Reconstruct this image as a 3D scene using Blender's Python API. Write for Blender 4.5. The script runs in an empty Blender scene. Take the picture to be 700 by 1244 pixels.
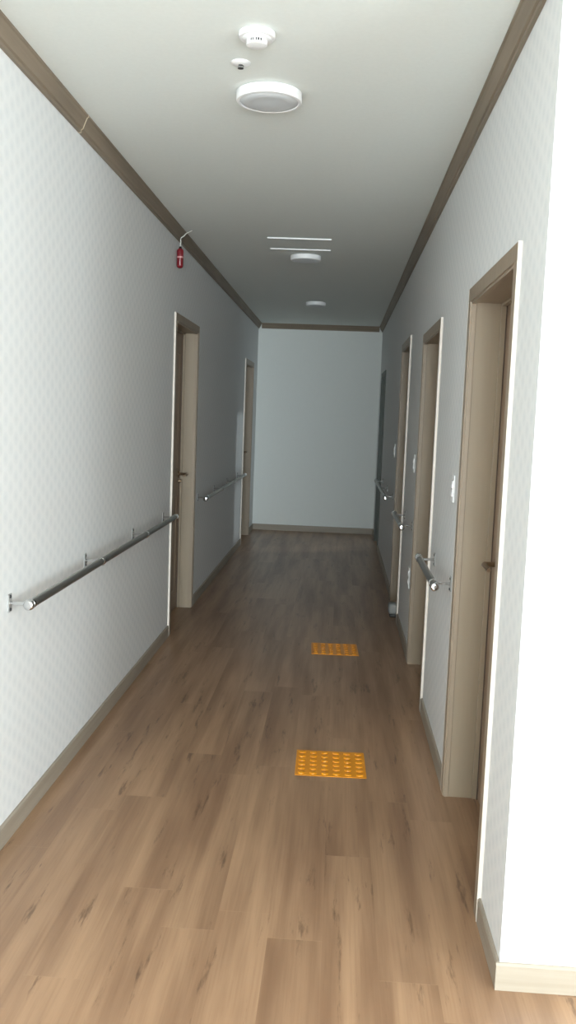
import bpy, bmesh, math, random
from mathutils import Vector, Matrix
random.seed(4)
PI = math.pi
S = bpy.context.scene
COL = S.collection

# ------------------------------------------------------------------ dimensions (metres)
W, H = 1.657, 2.787            # corridor width, ceiling height
YC, YE = 2.40, 12.23           # room corner, end wall
YB, XR = -4.5, 3.9             # back wall and window wall of the room the camera stands in
T = 0.20                       # wall thickness

# ------------------------------------------------------------------ materials
def srgb(r, g, b):
    f = lambda c: (c/255/12.92) if c/255 <= .04045 else ((c/255+.055)/1.055)**2.4
    return (f(r), f(g), f(b), 1)
class NT:
    def __init__(s, name, rough=.5, metal=0.0, col=None, spec=.5):
        s.m = bpy.data.materials.new(name); s.m.use_nodes = True
        s.t = s.m.node_tree; s.b = s.t.nodes['Principled BSDF']
        s.b.inputs['Roughness'].default_value = rough
        s.b.inputs['Metallic'].default_value = metal
        s.b.inputs['Specular IOR Level'].default_value = spec
        if col: s.b.inputs['Base Color'].default_value = col
    def n(s, typ, **kw):
        nd = s.t.nodes.new(typ)
        for k, v in kw.items(): setattr(nd, k, v)
        return nd
    def l(s, a, b): s.t.links.new(a, b)
    def math(s, op, a, b=None, c=None, clamp=False):
        nd = s.n('ShaderNodeMath', operation=op); nd.use_clamp = clamp
        for i, v in enumerate((a, b, c)):
            if v is None: continue
            if isinstance(v, (int, float)): nd.inputs[i].default_value = v
            else: s.l(v, nd.inputs[i])
        return nd.outputs[0]
    def mix(s, f, a, b):
        nd = s.n('ShaderNodeMix', data_type='RGBA')
        for i, v in ((0, f), (6, a), (7, b)):
            if isinstance(v, (int, float)): nd.inputs[i].default_value = v
            elif isinstance(v, tuple): nd.inputs[i].default_value = v
            else: s.l(v, nd.inputs[i])
        return nd.outputs[2]
    def smooth(s, v, a, b):
        nd = s.n('ShaderNodeMapRange', interpolation_type='SMOOTHSTEP')
        s.l(v, nd.inputs[0]); nd.inputs[1].default_value = a; nd.inputs[2].default_value = b
        return nd.outputs[0]
    def noise(s, vec, scale, detail=3, rough=.5):
        nd = s.n('ShaderNodeTexNoise'); s.l(vec, nd.inputs['Vector'])
        nd.inputs['Scale'].default_value = scale; nd.inputs['Detail'].default_value = detail
        nd.inputs['Roughness'].default_value = rough
        return nd.outputs['Fac']
    def pos(s): return s.n('ShaderNodeTexCoord').outputs['Object']
    def scaled(s, v, x, y, z):
        nd = s.n('ShaderNodeMapping'); s.l(v, nd.inputs[0]); nd.inputs['Scale'].default_value = (x, y, z)
        return nd.outputs[0]
    def bump(s, h, strength, dist=.002):
        nd = s.n('ShaderNodeBump'); s.l(h, nd.inputs['Height'])
        nd.inputs['Strength'].default_value = strength; nd.inputs['Distance'].default_value = dist
        s.l(nd.outputs[0], s.b.inputs['Normal'])

def wallpaper(name, along, base, dark):
    """pale paper printed with staggered round medallions"""
    k = NT(name, .75, spec=.25)
    sp = k.n('ShaderNodeSeparateXYZ'); k.l(k.pos(), sp.inputs[0])
    u, v = sp.outputs[along], sp.outputs[2]
    masks = []
    for du, dv in ((0, 0), (.050, .034)):
        a = k.math('ADD', u, 20+du); b = k.math('ADD', v, 20+dv)
        fa = k.math('SUBTRACT', k.math('FRACT', k.math('DIVIDE', a, .100)), .5)
        fb = k.math('SUBTRACT', k.math('FRACT', k.math('DIVIDE', b, .068)), .5)
        fa = k.math('MULTIPLY', fa, .100); fb = k.math('MULTIPLY', fb, .068)
        r = k.math('SQRT', k.math('ADD', k.math('POWER', fa, 2), k.math('POWER', fb, 2)))
        m = k.math('SUBTRACT', 1, k.smooth(r, .017, .030))
        ring = k.smooth(r, .008, .012)
        petal = k.math('MULTIPLY', ring, .45)
        m2 = k.math('MULTIPLY', m, k.math('SUBTRACT', 1, petal))
        masks.append(m2)
    tot = k.math('ADD', masks[0], masks[1], clamp=True)
    col = k.mix(tot, base, dark)
    k.l(col, k.b.inputs['Base Color'])
    k.bump(k.noise(k.pos(), 500, 2), .08, .0005)
    return k.m

def wood(name, light, dark, rough=.45, axis=2, contrast=1.0):
    k = NT(name, rough, spec=.4)
    sc = [28, 28, 28]; sc[axis] = 1.2
    v = k.scaled(k.pos(), *sc)
    n1 = k.noise(v, 1.0, 5, .6)
    sc2 = [90, 90, 90]; sc2[axis] = 2.5
    n2 = k.noise(k.scaled(k.pos(), *sc2), 1.0, 3)
    f = k.math('ADD', k.math('MULTIPLY', k.smooth(n1, .3, .7), .6*contrast), k.math('MULTIPLY', n2, .4*contrast))
    k.l(k.mix(f, light, dark), k.b.inputs['Base Color'])
    k.bump(n2, .1, .0005)
    return k.m

def floor_mat():
    k = NT('oak_vinyl_planks', .36, spec=.45)
    sp = k.n('ShaderNodeSeparateXYZ'); k.l(k.pos(), sp.inputs[0])
    x, y = sp.outputs[0], sp.outputs[1]
    PW, PL = .165, 1.2
    cx = k.math('DIVIDE', k.math('ADD', x, 10.06), PW)
    col_i = k.math('FLOOR', cx); fx = k.math('FRACT', cx)
    wn = k.n('ShaderNodeTexWhiteNoise', noise_dimensions='1D'); k.l(col_i, wn.inputs['W'])
    cy = k.math('ADD', k.math('DIVIDE', k.math('ADD', y, 10), PL), k.math('MULTIPLY', wn.outputs[0], 7.3))
    row_i = k.math('FLOOR', cy); fy = k.math('FRACT', cy)
    pid = k.math('ADD', k.math('MULTIPLY', col_i, 13.7), k.math('MULTIPLY', row_i, 5.31))
    wr = k.n('ShaderNodeTexWhiteNoise', noise_dimensions='1D'); k.l(pid, wr.inputs['W'])
    rnd = wr.outputs[0]
    comb = k.n('ShaderNodeCombineXYZ')
    k.l(x, comb.inputs[0]); k.l(y, comb.inputs[1]); k.l(k.math('MULTIPLY', rnd, 1.5), comb.inputs[2])
    v = comb.outputs[0]
    broad = k.noise(k.scaled(v, 10, .7, 1), 1.0, 3, .55)
    grain = k.noise(k.scaled(v, 120, 3.0, 1), 1.0, 3, .6)
    knot = k.noise(k.scaled(v, 22, 2.6, 1), 1.0, 6, .68)
    base = k.mix(k.smooth(broad, .25, .75), srgb(172, 138, 108), srgb(131, 100, 76))
    base = k.mix(k.math('MULTIPLY', k.smooth(grain, .35, .8), .25), base, srgb(112, 80, 57))
    base = k.mix(k.math('MULTIPLY', k.smooth(knot, .57, .70), .6), base, srgb(60, 38, 26))
    tone = k.math('ADD', k.math('MULTIPLY', rnd, .06), .93)
    hsv = k.n('ShaderNodeHueSaturation'); k.l(base, hsv.inputs['Color']); k.l(tone, hsv.inputs['Value'])
    hsv.inputs['Saturation'].default_value = 1.0
    ex = k.math('MINIMUM', fx, k.math('SUBTRACT', 1, fx)); ey = k.math('MINIMUM', fy, k.math('SUBTRACT', 1, fy))
    gx = k.math('SUBTRACT', 1, k.smooth(ex, .004, .014)); gy = k.math('SUBTRACT', 1, k.smooth(ey, .0008, .0022))
    gap = k.math('MAXIMUM', k.math('MULTIPLY', gx, .15), k.math('MULTIPLY', gy, .6))
    c = k.mix(k.math('MULTIPLY', gap, .45), hsv.outputs[0], srgb(165, 136, 108))
    k.l(c, k.b.inputs['Base Color'])
    k.l(k.math('ADD', k.math('MULTIPLY', broad, .12), .28), k.b.inputs['Roughness'])
    k.bump(grain, .12, .0006)
    return k.m

def ceiling_mat():
    k = NT('ceiling_paper', .85, spec=.2, col=srgb(222, 222, 216))
    v = k.pos()
    k.l(k.mix(k.noise(v, 60, 3), srgb(226, 231, 228), srgb(220, 225, 222)), k.b.inputs['Base Color'])
    k.bump(k.noise(v, 300, 2), .1, .0006)
    return k.m

def simple(name, col, rough=.5, metal=0.0, nscale=40, amt=.06, spec=.5):
    k = NT(name, rough, metal, spec=spec)
    d = tuple(c*(1-amt) for c in col[:3])+(1,)
    k.l(k.mix(k.noise(k.pos(), nscale, 3), col, d), k.b.inputs['Base Color'])
    return k.m

M = {}
M['paper_y'] = wallpaper('wallpaper_side', 1, srgb(223, 224, 224), srgb(215, 217, 218))
M['paper_x'] = wallpaper('wallpaper_front', 0, srgb(223, 224, 224), srgb(215, 217, 218))
M['plain'] = simple('plain_end_wallpaper', srgb(232, 236, 234), .8, nscale=25, amt=.03, spec=.2)
M['ceiling'] = ceiling_mat()
M['floor'] = floor_mat()
M['cornice'] = wood('cornice_wood_print_along', srgb(142, 128, 111), srgb(116, 104, 89), .5, 1)
M['cornice_x'] = wood('cornice_wood_print_across', srgb(142, 128, 111), srgb(116, 104, 89), .5, 0)
M['skirt'] = wood('skirting_wood_print_along', srgb(162, 152, 138), srgb(138, 127, 112), .45, 1, .8)
M['skirt_x'] = wood('skirting_wood_print_across', srgb(162, 152, 138), srgb(138, 127, 112), .45, 0, .8)
M['casing'] = wood('door_casing_wood_print', srgb(158, 142, 123), srgb(134, 119, 101), .4, 2, .6)
M['jamb'] = wood('door_jamb_wood_print', srgb(156, 141, 121), srgb(138, 123, 103), .42, 2, .45)
M['leaf'] = wood('door_leaf_wood_print', srgb(150, 128, 108), srgb(122, 102, 85), .45, 2, .9)
M['edge'] = simple('cream_edge_band', srgb(222, 213, 203), .4, amt=.03)
M['slate_frame'] = wood('dark_grey_green_door_frame', srgb(98, 102, 96), srgb(80, 84, 78), .5, 2, .6)
M['seal'] = simple('dark_rubber_seal', srgb(80, 62, 52), .7)
M['chrome'] = simple('polished_chrome', srgb(215, 215, 215), .12, 1.0, amt=.02)
M['steel'] = simple('brushed_stainless_steel', srgb(172, 172, 168), .38, 1.0, 90, .08)
M['satin'] = simple('satin_steel_plate', srgb(190, 192, 192), .45, .6)
M['bronze'] = simple('dull_bronze_handle', srgb(150, 130, 108), .35, .85)
M['darkmetal'] = simple('dark_oxidised_screw', srgb(70, 70, 72), .5, .6)
M['white'] = simple('white_plastic', srgb(240, 241, 242), .35, nscale=15, amt=.02)
M['diffuser'] = simple('frosted_lamp_cover', srgb(205, 209, 212), .35, nscale=30, amt=.05)
M['red'] = simple('red_plastic', srgb(118, 24, 34), .3, amt=.1)
M['pale'] = simple('pale_pink_band', srgb(205, 150, 150), .5)
M['black'] = simple('black_plastic', srgb(35, 34, 33), .5)
M['wire'] = simple('white_flex', srgb(228, 228, 222), .4)
M['yellow'] = simple('yellow_tactile_vinyl', srgb(226, 146, 24), .32, nscale=60, amt=.08)
M['grey'] = simple('grey_plastic', srgb(140, 142, 140), .5)
M['caulk'] = simple('pale_joint_filler', srgb(205, 190, 165), .6)
M['frame'] = simple('white_window_frame', srgb(235, 236, 238), .35)
def glass():
    k = NT('clear_window_glass', 0.0)
    tr = k.n('ShaderNodeBsdfTransparent'); tr.inputs[0].default_value = (.96, .98, .98, 1)
    gl = k.n('ShaderNodeBsdfGlossy'); gl.inputs['Roughness'].default_value = .02
    mx = k.n('ShaderNodeMixShader'); mx.inputs[0].default_value = .06
    k.l(tr.outputs[0], mx.inputs[1]); k.l(gl.outputs[0], mx.inputs[2])
    k.l(mx.outputs[0], k.t.nodes['Material Output'].inputs['Surface'])
    return k.m
M['glass'] = glass()

# ------------------------------------------------------------------ mesh helpers
class MB:
    def __init__(s): s.bm = bmesh.new()
    def box(s, x0, x1, y0, y1, z0, z1, bev=0, seg=2):
        r = bmesh.ops.create_cube(s.bm, size=1)
        vs = r['verts']
        bmesh.ops.scale(s.bm, verts=vs, vec=(abs(x1-x0), abs(y1-y0), abs(z1-z0)))
        bmesh.ops.translate(s.bm, verts=vs, vec=((x0+x1)/2, (y0+y1)/2, (z0+z1)/2))
        if bev:
            es = list({e for v in vs for e in v.link_edges})
            bmesh.ops.bevel(s.bm, geom=es, offset=bev, segments=seg, affect='EDGES', profile=.5)
        return s
    def lathe(s, prof, origin, axis=(0, 0, 1), n=40):
        """prof: list of (radius, height along axis)"""
        a = Vector(axis).normalized(); q = Vector((0, 0, 1)).rotation_difference(a)
        o = Vector(origin); rings = []
        for r, h in prof:
            if r < 1e-6: rings.append([s.bm.verts.new(o+q @ Vector((0, 0, h)))])
            else: rings.append([s.bm.verts.new(o+q @ Vector((r*math.cos(2*PI*i/n), r*math.sin(2*PI*i/n), h))) for i in range(n)])
        for A, B in zip(rings, rings[1:]):
            for i in range(n):
                j = (i+1) % n
                if len(A) == 1 and len(B) == 1: continue
                if len(A) == 1: f = (A[0], B[i], B[j])
                elif len(B) == 1: f = (A[i], A[j], B[0])
                else: f = (A[i], A[j], B[j], B[i])
                s.bm.faces.new(f)
        return s
    def tube(s, pts, r, n=14, closed=True):
        pts = [Vector(p) for p in pts]; rings = []
        up = Vector((0, 0, 1))
        for i, p in enumerate(pts):
            t = (pts[min(i+1, len(pts)-1)]-pts[max(i-1, 0)]).normalized()
            ref = up if abs(t.dot(up)) < .95 else Vector((1, 0, 0))
            a = t.cross(ref).normalized(); b = t.cross(a).normalized()
            rr = r[i] if isinstance(r, (list, tuple)) else r
            rings.append([s.bm.verts.new(p+a*rr*math.cos(2*PI*k/n)+b*rr*math.sin(2*PI*k/n)) for k in range(n)])
        for A, B in zip(rings, rings[1:]):
            for k in range(n): s.bm.faces.new((A[k], A[(k+1) % n], B[(k+1) % n], B[k]))
        s.bm.faces.new(rings[0]); s.bm.faces.new(rings[-1])
        return s
    def sweep(s, profile, p0, p1):
        """extrude a closed polygon profile [(a,b)->Vector list] from p0 to p1"""
        A = [s.bm.verts.new(Vector(p)+Vector(p0)) for p in profile]
        B = [s.bm.verts.new(Vector(p)+Vector(p1)) for p in profile]
        n = len(A)
        for i in range(n): s.bm.faces.new((A[i], A[(i+1) % n], B[(i+1) % n], B[i]))
        s.bm.faces.new(A); s.bm.faces.new(B)
        return s
    def build(s, name, mat, parent=None, smooth=False, origin=None):
        bmesh.ops.recalc_face_normals(s.bm, faces=s.bm.faces)
        if origin is not None:
            bmesh.ops.translate(s.bm, verts=s.bm.verts, vec=-Vector(origin))
        me = bpy.data.meshes.new(name); s.bm.to_mesh(me); s.bm.free()
        me.materials.append(mat)
        if smooth:
            for p in me.polygons: p.use_smooth = True
            me.set_sharp_from_angle(angle=math.radians(38))
        o = bpy.data.objects.new(name, me); COL.objects.link(o)
        if origin is not None: o.location = origin
        if parent: o.parent = parent
        return o
def thing(name, label, cat, loc, group=None, kind=None, rotz=0):
    o = bpy.data.objects.new(name, None); COL.objects.link(o)
    o.location = loc; o.rotation_euler = (0, 0, rotz); o.empty_display_size = .1
    return tag(o, label, cat, group, kind)
def tag(o, label, cat, group=None, kind=None):
    if label: o['label'] = label
    if cat: o['category'] = cat
    if group: o['group'] = group
    if kind: o['kind'] = kind
    return o
def struct(o, label, cat): return tag(o, label, cat, kind='structure')
def copy_tree(o, parent=None):
    c = o.copy(); COL.objects.link(c); c.parent = parent
    for ch in list(o.children): copy_tree(ch, c)
    return c

# ------------------------------------------------------------------ doors data: side, near y, far y, casing top, depth, mode
DOORS = [
    ('door_1', 1, 2.735, 3.745, 2.105, .132, 'closed', 'nearest door of the right wall, wood-print casing round a recessed brown leaf'),
    ('door_2', 1, 4.780, 5.795, 2.107, .132, 'closed', 'second door of the right wall, wood-print casing between the two nearest short handrails'),
    ('door_3', 1, 6.890, 7.840, 2.205, .132, 'closed', 'third door of the right wall with a grey object on the floor in its recess'),
    ('door_4', 1, 10.66, 11.66, 2.140, .20, 'open', 'farthest doorway of the right wall, dark and open, next to the end wall'),
    ('door_5', 0, 6.130, 7.150, 2.238, .11, 'closed', 'nearer door of the left wall, tall beige recess with a dark lever handle'),
    ('door_6', 0, 10.67, 11.66, 2.223, .11, 'closed', 'farther door of the left wall, beside the end wall'),
]
CW, CT = .055, .012      # casing width / projection

# ------------------------------------------------------------------ room shell
def wall_with_holes(name, x0, x1, y0, y1, holes, mat, zt=H):
    mb = MB(); y = y0
    for a, b, z0, z1 in sorted(holes):
        mb.box(x0, x1, y, a, 0, zt)
        if z1 < zt: mb.box(x0, x1, a, b, z1, zt)
        if z0 > 0: mb.box(x0, x1, a, b, 0, z0)
        y = b
    mb.box(x0, x1, y, y1, 0, zt)
    return mb.build(name, mat)
o = MB().box(-T, XR+T, YB-T, YC+T, -.1, 0)
o.box(-T, W+1.3, YC+T, YE+T, -.1, 0)
struct(o.build('floor', M['floor']), 'wood-print vinyl plank floor running down the corridor', 'floor')
o = MB().box(-T, XR+T, YB-T, YC+T, H, H+.1)
o.box(-T, W+1.3, YC+T, YE+T, H, H+.1)
struct(o.build('ceiling', M['ceiling']), 'plain pale ceiling of the corridor', 'ceiling')
holesL = [(d[2]+CW-.02, d[3]-CW+.02, 0, d[4]-CW+.02) for d in DOORS if d[1] == 0]
holesR = [(d[2]+CW-.02, d[3]-CW+.02, 0, d[4]-CW+.02) for d in DOORS if d[1] == 1]
struct(wall_with_holes('wall_left', -T, 0, YB-T, YE+T, holesL, M['paper_y']), 'long left wall in pale patterned wallpaper with two doors', 'wall')
struct(wall_with_holes('wall_right', W, W+T, YC+T, YE+T, holesR, M['paper_y']), 'right corridor wall in pale patterned wallpaper with four doors', 'wall')
# the corner return: face to the room and first 20 cm of the corridor face share one block
ob = MB().box(W, XR, YC, YC+T, 0, H).build('wall_front', M['paper_x'])
ob.data.materials.append(M['paper_y'])
for p in ob.data.polygons:
    if abs(p.normal.x) > .5: p.material_index = 1
struct(ob, 'bright wall face at the right edge, turning the corner from the corridor', 'wall')
struct(MB().box(0, W, YE, YE+T, 0, H).build('wall_end', M['plain']), 'plain pale end wall closing the corridor', 'wall')
# back wall (behind the camera) and the window wall of the camera's room
WZ0, WZ1 = .12, 2.40
WIN = [(-.85, .30)]
SZ0, SZ1 = .60, 2.62           # y range of the big side window
WINB = (.60, 2.80)              # x range of the back window
struct(wall_with_holes('wall_window_side', XR, XR+T, YB-T, YC+T, [(a, b, SZ0, SZ1) for a, b in WIN], M['paper_y']), 'room wall with the large daylight window, right of the corridor mouth', 'wall')
mb = MB()
mb.box(0, WINB[0], YB-T, YB, 0, H); mb.box(WINB[1], XR, YB-T, YB, 0, H)
mb.box(WINB[0], WINB[1], YB-T, YB, 0, WZ0); mb.box(WINB[0], WINB[1], YB-T, YB, WZ1, H)
struct(mb.build('wall_back', M['paper_x']), 'room wall behind the corridor mouth with a window', 'wall')
# side room behind the open far door
SX = W+T+.95
mb = MB()
mb.box(W+T, SX, 10.2, 10.3, 0, H); mb.box(W+T, SX, YE, YE+.1, 0, H)
mb.build_name = None
struct(mb.build('wall_side_room', M['plain']), 'cross walls of the small room behind the farthest right doorway', 'wall')
struct(wall_with_holes('wall_side_room_window', SX, SX+.1, 10.2, YE+.1, [(10.5, 12.1, .85, 2.55)], M['plain']), 'window wall of the small room behind the farthest right doorway', 'wall')

def window(name, fixed_axis, c, a, b, z0, z1, bars_h, bars_v, label, fw=.05):
    """window in the plane axis=c"""
    t = thing(name, label, 'window', (c, (a+b)/2, z0) if fixed_axis == 'x' else ((a+b)/2, c, z0), kind='structure')
    def bx(mb, u0, u1, w0, w1, d=.03):
        if fixed_axis == 'x': mb.box(-d, d, u0-(a+b)/2, u1-(a+b)/2, w0-z0, w1-z0, .004, 1)
        else: mb.box(u0-(a+b)/2, u1-(a+b)/2, -d, d, w0-z0, w1-z0, .004, 1)
    f = MB()
    bx(f, a, b, z0, z0+fw); bx(f, a, b, z1-fw, z1); bx(f, a, a+fw, z0+fw, z1-fw); bx(f, b-fw, b, z0+fw, z1-fw)
    f.build('window_frame', M['frame'], t)
    for z in bars_h:
        m = MB(); bx(m, a+fw, b-fw, z-.03, z+.03, .022); m.build('transom', M['frame'], t)
    for u in bars_v:
        m = MB(); bx(m, u-.03, u+.03, z0+fw, z1-fw, .024); m.build('mullion', M['frame'], t)
    g = MB(); bx(g, a+fw, b-fw, z0+fw, z1-fw, .003); g.build('glass_pane', M['glass'], t)
window('window_1', 'x', XR+.1, WIN[0][0], WIN[0][1], SZ0, SZ1, [], [-.275], 'large white-framed window of the camera room')
window('window_2', 'y', YB-.1, WINB[0], WINB[1], WZ0, WZ1, [], [1.7], 'white-framed window behind the corridor mouth')
window('window_3', 'x', SX+.05, 10.5, 12.1, .85, 2.55, [1.43, 1.9], [], 'barred window of the small far side room')

# ------------------------------------------------------------------ cornices (sloping moulding) and skirtings
CK, CC = .043, .071
def cornice_profile(side):        # in x,z ; wall at x=0, room towards +x for side=0
    s = 1 if side == 0 else -1
    pts = [(0, 0), (CK, 0), (CK, -.008), (CK-.006, -.012), (.020, -CC+.016), (.013, -CC+.012), (.012, -CC), (0, -CC)]
    return [(s*x, z) for x, z in pts]
def cornice(name, side, xw, y0, y1, label, mat='cornice', seams=()):
    mb = MB(); ys = [y0]+list(seams)+[y1]
    for a, b in zip(ys, ys[1:]):
        mb.sweep([(x, 0, z) for x, z in cornice_profile(side)], (xw, a+(.002 if a in seams else 0), H), (xw, b-(.002 if b in seams else 0), H))
    o = mb.build(name, M[mat]); struct(o, label, 'cornice')
    for sy in seams:
        pr = [(x*.97, 0, z*.97) for x, z in cornice_profile(side)]
        pr = [(x*1.04, 0, z*1.02) for x, z in cornice_profile(side)]
        MB().sweep(pr, (xw, sy-.003, H), (xw, sy+.003, H)).build('joint', M['caulk'], o)
    return o
cornice('trim_1', 0, 0, YB, YE, 'brown wood-print cornice along the top of the left wall', seams=(3.86,))
cornice('trim_2', 1, W, YC+.0, YE, 'brown wood-print cornice along the top of the right wall')
mb = MB().sweep([(0, -a, b) for a, b in cornice_profile(0)], (CK, YE, H), (W-CK, YE, H))
struct(mb.build('trim_3', M['cornice_x']), 'brown wood-print cornice across the end wall', 'cornice')
mb = MB().sweep([(0, -a, b) for a, b in cornice_profile(0)], (W-CK, YC, H), (XR, YC, H))
struct(mb.build('trim_4', M['cornice_x']), 'brown wood-print cornice along the bright corner wall', 'cornice')
BB, BT = .079, .011
def skirt_pieces(name, xw, s, spans, label):
    mb = MB()
    for a, b in spans:
        mb.sweep([(0, 0, 0), (s*BT, 0, 0), (s*BT, 0, BB-.006), (s*(BT-.004), 0, BB), (0, 0, BB)], (xw, a, 0), (xw, b, 0))
    struct(mb.build(name, M['skirt']), label, 'baseboard')
def spans(y0, y1, side):
    out = []; y = y0
    for d in sorted([d for d in DOORS if d[1] == side], key=lambda d: d[2]):
        out.append((y, d[2])); y = d[3]
    out.append((y, y1)); return out
skirt_pieces('baseboard_left', 0, 1, spans(YB, YE, 0), 'low greyish wood-print baseboard along the left wall')
skirt_pieces('baseboard_right', W, -1, spans(YC, YE, 1), 'low greyish wood-print baseboard along the right wall between doors')
pr = [(0, 0, 0), (0, -BT, 0), (0, -BT, BB-.006), (0, -BT+.004, BB), (0, 0, BB)]
struct(MB().sweep(pr, (BT, YE, 0), (W-BT, YE, 0)).build('baseboard_end', M['skirt_x']), 'brown-grey baseboard along the end wall', 'baseboard')
struct(MB().sweep(pr, (W-BT, YC, 0), (XR, YC, 0)).build('baseboard_front', M['skirt_x']), 'brightly lit baseboard turning the corner at the lower right', 'baseboard')

# ------------------------------------------------------------------ doors
def make_door(name, side, y0, y1, top, depth, mode, label):
    casing_m, jamb_m = (M['slate_frame'], M['slate_frame']) if mode == 'open' else (M['casing'], M['jamb'])
    """local frame: x = into the wall (positive), y along corridor, origin at near floor corner"""
    sgn = 1 if side == 1 else -1
    t = thing(name, label, 'door', (W if side else 0, y0, 0), kind='structure')
    L = y1-y0
    def B(mb, x0, x1, a, b, z0, z1, bev=0): mb.box(sgn*x0, sgn*x1, a, b, z0, z1, bev, 2); return mb
    # casing: proud strips round the opening with a small inner step
    m = MB(); B(m, -CT, .012, 0, CW, 0, top-CW, .0025); B(m, -CT, .012, L-CW, L, 0, top-CW, .0025)
    B(m, -CT, .012, 0, L, top-CW, top, .0025)
    B(m, -CT+.005, .012, CW, CW+.010, 0, top-CW-.01, .0015); B(m, -CT+.005, .012, L-CW-.010, L-CW, 0, top-CW-.01, .0015)
    B(m, -CT+.005, .012, CW, L-CW, top-CW-.010, top-CW, .0015)
    m.build('casing', casing_m, t)
    m = MB(); B(m, -CT-.0005, .0, -.002, 0, 0, top-.001); B(m, -CT-.0005, .0, L, L+.002, 0, top-.001)
    if mode != 'open': m.build('edge_strip', M['edge'], t)['label'] = 'cream side edge of the casing'
    # jamb lining
    m = MB(); e = .012; jd = depth if mode != 'open' else T
    B(m, e, jd, CW-.02, CW+.006, 0, top-CW); B(m, e, jd, L-CW-.006, L-CW+.02, 0, top-CW)
    B(m, e, jd, CW+.006, L-CW-.006, top-CW-.006, top-CW+.02)
    m.build('jamb', jamb_m, t)
    # stop bead / seal at the leaf
    ly = .012
    if mode == 'closed':
        m = MB(); q = depth-.022
        B(m, q, depth, CW+.006, CW+.016, 0, top-CW-.006, .002); B(m, q, depth, L-CW-.016, L-CW-.006, 0, top-CW-.006, .002)
        B(m, q, depth, CW+.016, L-CW-.016, top-CW-.016, top-CW-.006, .002)
        m.build('door_stop', M['jamb'], t)
        m = MB(); B(m, depth-.004, depth, L-CW-.021, L-CW-.016, 0, top-CW-.016); B(m, depth-.004, depth, CW+.016, CW+.021, 0, top-CW-.016)
        m.build('seal', M['seal'], t)
        m = MB(); B(m, depth, depth+.036, CW-.0, L-CW+.0, .006, top-CW-.004, .002)
        # shallow vertical grooves as raised fillets round a flat panel
        for z0, z1 in ((.16, .92), (1.12, top-.22)):
            a0, a1 = CW+.13, L-CW-.13
            B(m, depth-.004, depth+.001, a0, a0+.012, z0, z1, .001); B(m, depth-.004, depth+.001, a1-.012, a1, z0, z1, .001)
            B(m, depth-.004, depth+.001, a0, a1, z0, z0+.012, .001); B(m, depth-.004, depth+.001, a0, a1, z1-.012, z1, .001)
        lf = m.build('leaf', M['leaf'], t)
        hx, hy, hz = depth, None, 1.035
        handle(t, sgn, depth, (L-CW-.065) if side == 0 else (L-CW-.25), 1.08 if side == 0 else 1.035, -1, L)
    else:
        # leaf swung inwards on its far hinge
        m = MB(); B(m, T+.01, T+.84, L-CW-.05, L-CW-.012, .006, top-CW-.01, .003)
        lf = m.build('leaf', jamb_m, t)
        h = MB(); h.tube([(sgn*(T+.76), L-CW-.05, 1.03), (sgn*(T+.76), L-CW-.10, 1.03), (sgn*(T+.75), L-CW-.105, 1.03), (sgn*(T+.64), L-CW-.105, 1.03)], .009)
        h.lathe([(0, 0), (.026, 0), (.026, .008), (0, .010)], (sgn*(T+.76), L-CW-.05, 1.03), (0, -1, 0))
        h.build('handle', M['bronze'], t, True)
    return t
def handle(t, sgn, depth, y, z, d, L):
    """lever handle with round rose, spindle, lever and key cylinder"""
    r = MB().lathe([(0, 0), (.027, 0), (.027, .006), (.022, .010), (0, .010)], (sgn*depth, y, z), (-sgn, 0, 0))
    h = r.build('handle', M['bronze'], t, True)
    m = MB().tube([(sgn*(depth-.008), y, z), (sgn*(depth-.057), y, z), (sgn*(depth-.068), y+d*.006, z), (sgn*(depth-.072), y+d*.02, z),
                   (sgn*(depth-.072), y+d*.07, z-.001), (sgn*(depth-.070), y+d*.115, z-.004)], [.010, .010, .011, .0105, .0095, .008])
    m.build('lever', M['bronze'], h, True)
    m = MB().lathe([(0, 0), (.012, 0), (.012, .020), (.009, .024), (0, .024)], (sgn*depth, y+d*.0, z-.055), (-sgn, 0, 0), 20)
    m.build('key_cylinder', M['bronze'], h, True)
for d in DOORS: make_door(*d)

# ------------------------------------------------------------------ handrails
RZ, RX, RR = .872, .078, .0165
def handrail(side, y0, y1, plates, label):
    s = 1 if side == 0 else -1
    t = thing('handrail', label, 'handrail', (0 if side == 0 else W, (y0+y1)/2, RZ), 'round steel grab rails on the corridor walls')
    c = (y0+y1)/2
    MB().tube([(s*RX, y0-c, 0), (s*RX, y1-c, 0)], RR, 28).build('rail', M['steel'], t, True)
    for y, dd in ((y0, -1), (y1, 1)):
        prof = [(0, 0), (.0175, 0), (.0195, .004), (.0195, .010), (.0185, .016), (.0160, .0195), (.0135, .0206), (.007, .0208), (0, .0208)]
        MB().lathe(prof, (s*RX, y-c-dd*.012, 0), (0, dd, 0), 28).build('end_cap', M['chrome'], t, True)
    for p in plates:
        y = p-c
        m = MB().lathe([(.0166, -.010), (.0192, -.008), (.0192, .008), (.0166, .010)], (s*RX, y, 0), (0, 1, 0), 28)
        m.tube([(s*.004, y, 0), (s*.03, y, 0), (s*(RX-RR+.002), y, 0)], .0065, 14)
        b = m.build('bracket', M['chrome'], t, True)
        MB().box(0, s*.004, y-.017, y+.017, -.033, .033, .0015, 1).build('mounting_plate', M['satin'], b)
        for z in (-.023, .023):
            MB().lathe([(0, 0), (.0062, 0), (.0055, .003), (0, .0042)], (s*.004, y, z), (s, 0, 0), 14).build('screw', M['darkmetal'], b, True)
    return t
handrail(0, 3.07, 5.93, (3.09, 4.045, 5.00, 5.88), 'long steel handrail on the left wall nearest the viewer, ending at the nearer left door')
handrail(0, 7.23, 10.33, (7.33, 8.28, 9.23, 10.18), 'steel handrail on the left wall between the two left doors')
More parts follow.
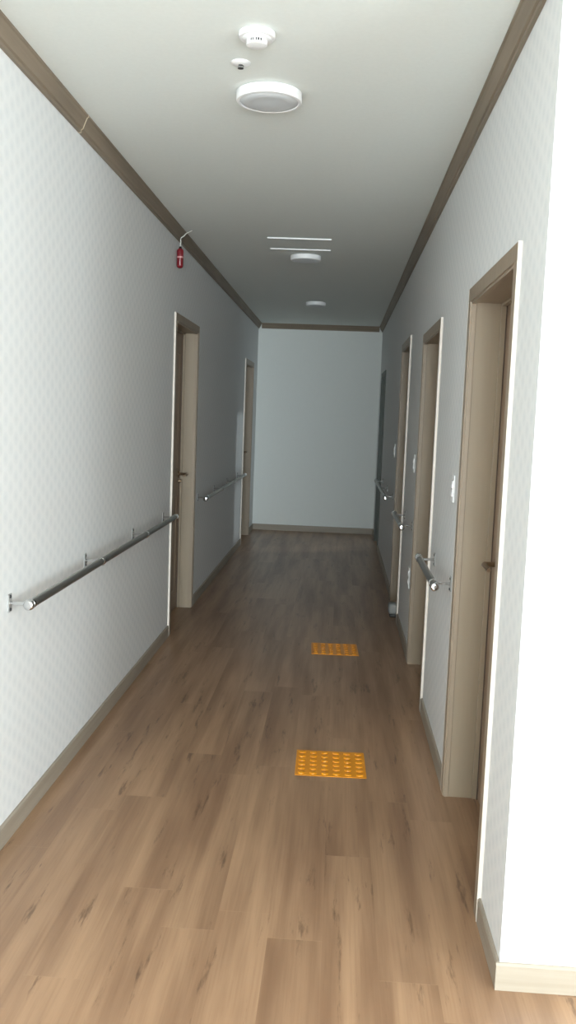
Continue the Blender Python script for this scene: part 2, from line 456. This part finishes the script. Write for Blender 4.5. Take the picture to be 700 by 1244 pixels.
handrail(1, 3.80, 4.62, (3.885, 4.555), 'short steel handrail on the right wall between the two nearest right doors')
handrail(1, 5.87, 6.74, (5.97, 6.64), 'short steel handrail on the right wall between second and third right doors')
handrail(1, 8.00, 10.30, (8.20, 9.17, 10.14), 'steel handrail on the right wall farthest away, running to the open doorway')

# ------------------------------------------------------------------ switches and low outlet on the right wall
def plate(name, y, z, label, cat, hh=.06, kind='switch'):
    t = thing(name, label, cat, (W, y, z), 'white wall plates on the right wall' )
    MB().box(-.007, 0, -.036, .036, -hh, hh, .003).build('cover_plate', M['white'], t)
    if kind == 'switch':
        for z0, z1 in ((-.036, -.001), (.001, .036)):
            m = MB(); m.sweep([(-.006, 0, z0), (-.013, 0, z0+.002), (-.010, 0, z1-.002), (-.006, 0, z1)], (0, -.022, 0), (0, .022, 0))
            m.build('rocker', M['white'], t)
    else:
        for zc in (-.028, .028):
            MB().lathe([(0, .004), (.017, .004), (.018, .008), (.020, .010), (.021, .007)], (0, 0, zc), (-1, 0, 0), 24).build('socket', M['white'], t, True)
    return t
plate('light_switch', 3.97, 1.281, 'white wall switch between the two nearest right doors, closest to the viewer', 'switch')
plate('light_switch', 6.07, 1.283, 'white wall switch between the second and third right doors', 'switch')
plate('light_switch', 8.27, 1.290, 'white wall switch beyond the third right door, farthest of the three', 'switch')
plate('power_outlet', 6.03, .515, 'white wall outlet low on the wall beside the second right door', 'outlet', .07, 'outlet')
for ob in bpy.data.objects:
    if ob.name.startswith('power_outlet'): del ob['group']

# ------------------------------------------------------------------ tactile tiles
def tactile(x0, y0, rot, label):
    m = MB().box(-.158, .158, -.15, .15, 0, .003, .0012, 1)
    for i in range(6):
        for j in range(6):
            m.lathe([(.0165, .0025), (.0155, .0055), (.0125, .0072), (.007, .008), (0, .0082)], (-.1300+.052*i, -.1225+.049*j, 0), (0, 0, 1), 18)
    o = m.build('tactile_paving_tile', M['yellow'], None, True); o.location = (x0, y0, .0005); o.rotation_euler = (0, 0, rot)
    tag(o, label, 'floor tile', 'yellow dotted warning tiles on the floor')
tactile(1.170, 3.967, math.radians(1.0), 'yellow square dotted tactile tile on the floor, nearer and brighter of the two')
tactile(1.175, 6.010, math.radians(2.0), 'orange-looking dotted tactile tile farther down the floor, in shade')

# ------------------------------------------------------------------ ceiling fittings
def lamp(x, y, r, label):
    t = thing('ceiling_lamp', label, 'lamp', (x, y, H), 'round white flush ceiling lamps')
    MB().lathe([(r-.010, 0), (r, -.003), (r, -.032), (r-.003, -.036), (r-.012, -.037), (r-.014, -.034), (r-.014, -.003)], (0, 0, 0), n=64).build('housing', M['white'], t, True)
    prof = [(r-.0145, -.033), (r-.022, -.037), (r*.62, -.044), (r*.58, -.043), (r*.3, -.048), (0, -.049)]
    MB().lathe(prof, (0, 0, 0), n=64).build('diffuser', M['diffuser'], t, True)
lamp(.825, 3.56, .125, 'large round white ceiling lamp nearest the viewer, beside the tiny sprinkler')
lamp(.830, 7.05, .118, 'round white ceiling lamp just beyond the ceiling hatch, middle of three')
lamp(.830, 9.85, .106, 'round white ceiling lamp farthest away, near the end wall')
# smoke detector
t = thing('smoke_detector', 'white round smoke detector on the ceiling nearest the viewer', 'detector', (.828, 3.02, H))
MB().lathe([(.050, 0), (.0585, -.002), (.059, -.014), (.056, -.018), (.045, -.019), (0, -.019)], (0, 0, 0), n=56).build('base', M['white'], t, True)
MB().lathe([(.047, -.019), (.044, -.022), (.040, -.023), (.031, -.024), (0, -.024)], (0, 0, 0), n=56).build('collar', M['white'], t, True)
hd = MB().lathe([(.0300, -.036), (.0335, -.035), (.0345, -.037), (.0320, -.040), (.020, -.042), (0, -.042)], (0, 0, 0), n=56).build('sensor_cap', M['white'], t, True)
MB().lathe([(.026, -.024), (.0265, -.036), (0, -.036)], (0, 0, 0), n=40).build('sensor_core', M['black'], t, True)
m = MB()
for k in range(22):
    a = 2*PI*k/22
    m.tube([(.0295*math.cos(a), .0295*math.sin(a), -.024), (.0295*math.cos(a), .0295*math.sin(a), -.036)], (.0016 if k % 4 else .0034), 8)
m.build('vent_cage', M['white'], t, True)
# sprinkler
t = thing('sprinkler_head', 'tiny ceiling sprinkler with a white ring and metal tip', 'sprinkler', (.748, 3.27, H))
MB().lathe([(.0345, 0), (.034, -.002), (.026, -.0055), (.013, -.008), (0, -.008)], (0, 0, 0), n=40).build('escutcheon', M['white'], t, True)
m = MB().lathe([(.0085, -.004), (.0085, -.009), (.005, -.010), (0, -.010)], (0, 0, 0), n=20)
for sx in (-1, 1): m.tube([(sx*.007, 0, -.008), (sx*.010, 0, -.013), (sx*.006, 0, -.018), (0, 0, -.019)], .0016, 8)
m.build('sprinkler_body', M['steel'], t, True)
MB().lathe([(0, -.0185), (.010, -.0185), (.0105, -.020), (0, -.021)], (0, 0, 0), n=24).build('deflector', M['darkmetal'], t, True)
# ceiling hatch
t = thing('ceiling_hatch', 'square ceiling access hatch with thin white edges before the middle lamp', 'hatch', (.806, 6.56, H), rotz=math.radians(1.5))
a, b, dz = .221, .206, .009
MB().box(-a, a, -b, -b+.010, -dz, 0, .001, 1).build('edge_bead', M['white'], t)
MB().box(-a, a, b-.010, b, -dz, 0, .001, 1).build('edge_bead', M['white'], t)
MB().box(-a+.002, a-.002, -b+.010, b-.010, -.0015, 0).build('hatch_panel', M['ceiling'], t)

# red device hanging by its wire
t = thing('emergency_light', 'small red cylindrical device hanging on a white wire from the left ceiling edge', 'alarm', (.030, 6.12, 2.652))
def ry(prof, nm, mat, par=None): return MB().lathe(prof, (0, 0, 0), n=28).build(nm, M[mat], par or t, True)
bd = ry([(0, 0), (.012, 0), (.0215, -.010), (.0225, -.018), (.0225, -.112), (.019, -.122), (.010, -.128), (0, -.128)], 'body', 'red')
ry([(.0226, -.052), (.0232, -.053), (.0232, -.062), (.0226, -.063)], 'band', 'pale')
ry([(0, .014), (.007, .013), (.009, .004), (.013, -.002), (0, -.002)], 'cap', 'black')
pts = []
P0, P1, P2, P3 = Vector((0, 0, .012)), Vector((0, -.01, .085)), Vector((.02, -.02, .080)), Vector((.062, .08, H-2.652))
for i in range(25):
    u = i/24; q = (1-u)**3*P0+3*(1-u)**2*u*P1+3*(1-u)*u*u*P2+u**3*P3
    q += Vector((.004*math.sin(u*14)*math.sin(PI*u), .004*math.cos(u*11)*math.sin(PI*u), 0))
    pts.append(q)
MB().tube(pts, .0034, 10).build('wire', M['wire'], t, True)

# grey object on the floor in the third right door recess
t = thing('door_stopper', 'small rounded grey object on the floor in the third right doorway', 'doorstop', (W-.005, 7.14, 0))
m = MB().box(-.058, .058, -.055, .055, .022, .112, .024, 5); 
m.build('body', M['grey'], t, True)
MB().box(-.046, .050, -.042, .042, 0, .022, .006, 2).build('base', M['black'], t, True)

# ------------------------------------------------------------------ light
w = bpy.data.worlds.new('World'); S.world = w; w.use_nodes = True
bg = w.node_tree.nodes['Background']; bg.inputs[0].default_value = (.80, .90, 1.0, 1); bg.inputs[1].default_value = 1.0
def area(name, loc, target, sx, sy, power, col):
    l = bpy.data.lights.new(name, 'AREA'); l.shape = 'RECTANGLE'; l.size = sx; l.size_y = sy; l.energy = power; l.color = col
    o = bpy.data.objects.new(name, l); COL.objects.link(o); o.location = loc
    o.rotation_euler = (Vector(target)-Vector(loc)).to_track_quat('-Z', 'Y').to_euler()
    return o
# daylight through the windows (placed just outside each opening)
yc = sum(WIN[0])/2
area('daylight_side_window', (XR+.16, yc, (SZ0+SZ1)/2), (0, yc, (SZ0+SZ1)/2), 1.1, 1.95, 180, (.91, .97, 1))
area('daylight_back_window', ((WINB[0]+WINB[1])/2, YB-.16, 1.35), ((WINB[0]+WINB[1])/2, 0, 1.35), 2.2, 2.1, 960, (.91, .97, 1))
area('daylight_far_window', (SX+.12, 11.25, 1.65), (0, 11.25, 1.65), 1.4, 1.5, 4, (.78, .93, 1))
area('sky_patch_far_window', (7.4, 13.2, 3.6), (.0, 10.6, 1.0), .25, .25, 130, (.9, .97, 1))

# ------------------------------------------------------------------ camera
cam = bpy.data.cameras.new('camera'); co = bpy.data.objects.new('camera', cam); COL.objects.link(co)
cam.sensor_fit = 'VERTICAL'; cam.sensor_height = 24; cam.lens = 24*1094.2/1244; cam.clip_start = .05
yaw, pitch, roll = .0542, .1070, .0375
c, s = math.cos(yaw), math.sin(yaw)
fw = Vector((-s*math.cos(pitch), c*math.cos(pitch), -math.sin(pitch))); rt = Vector((c, s, 0)); up = rt.cross(fw)
r2 = math.cos(roll)*rt+math.sin(roll)*up; u2 = -math.sin(roll)*rt+math.cos(roll)*up
mat = Matrix((r2, u2, -fw)).transposed().to_4x4(); mat.translation = Vector((1.1487, 0, 1.5726))
co.matrix_world = mat
S.camera = co
S.view_settings.view_transform = 'Standard'; S.view_settings.look = 'None'
S.view_settings.gamma = 1; S.view_settings.use_curve_mapping = False
S.view_settings.exposure = -0.10
S.cycles.max_bounces = 12; S.cycles.diffuse_bounces = 8
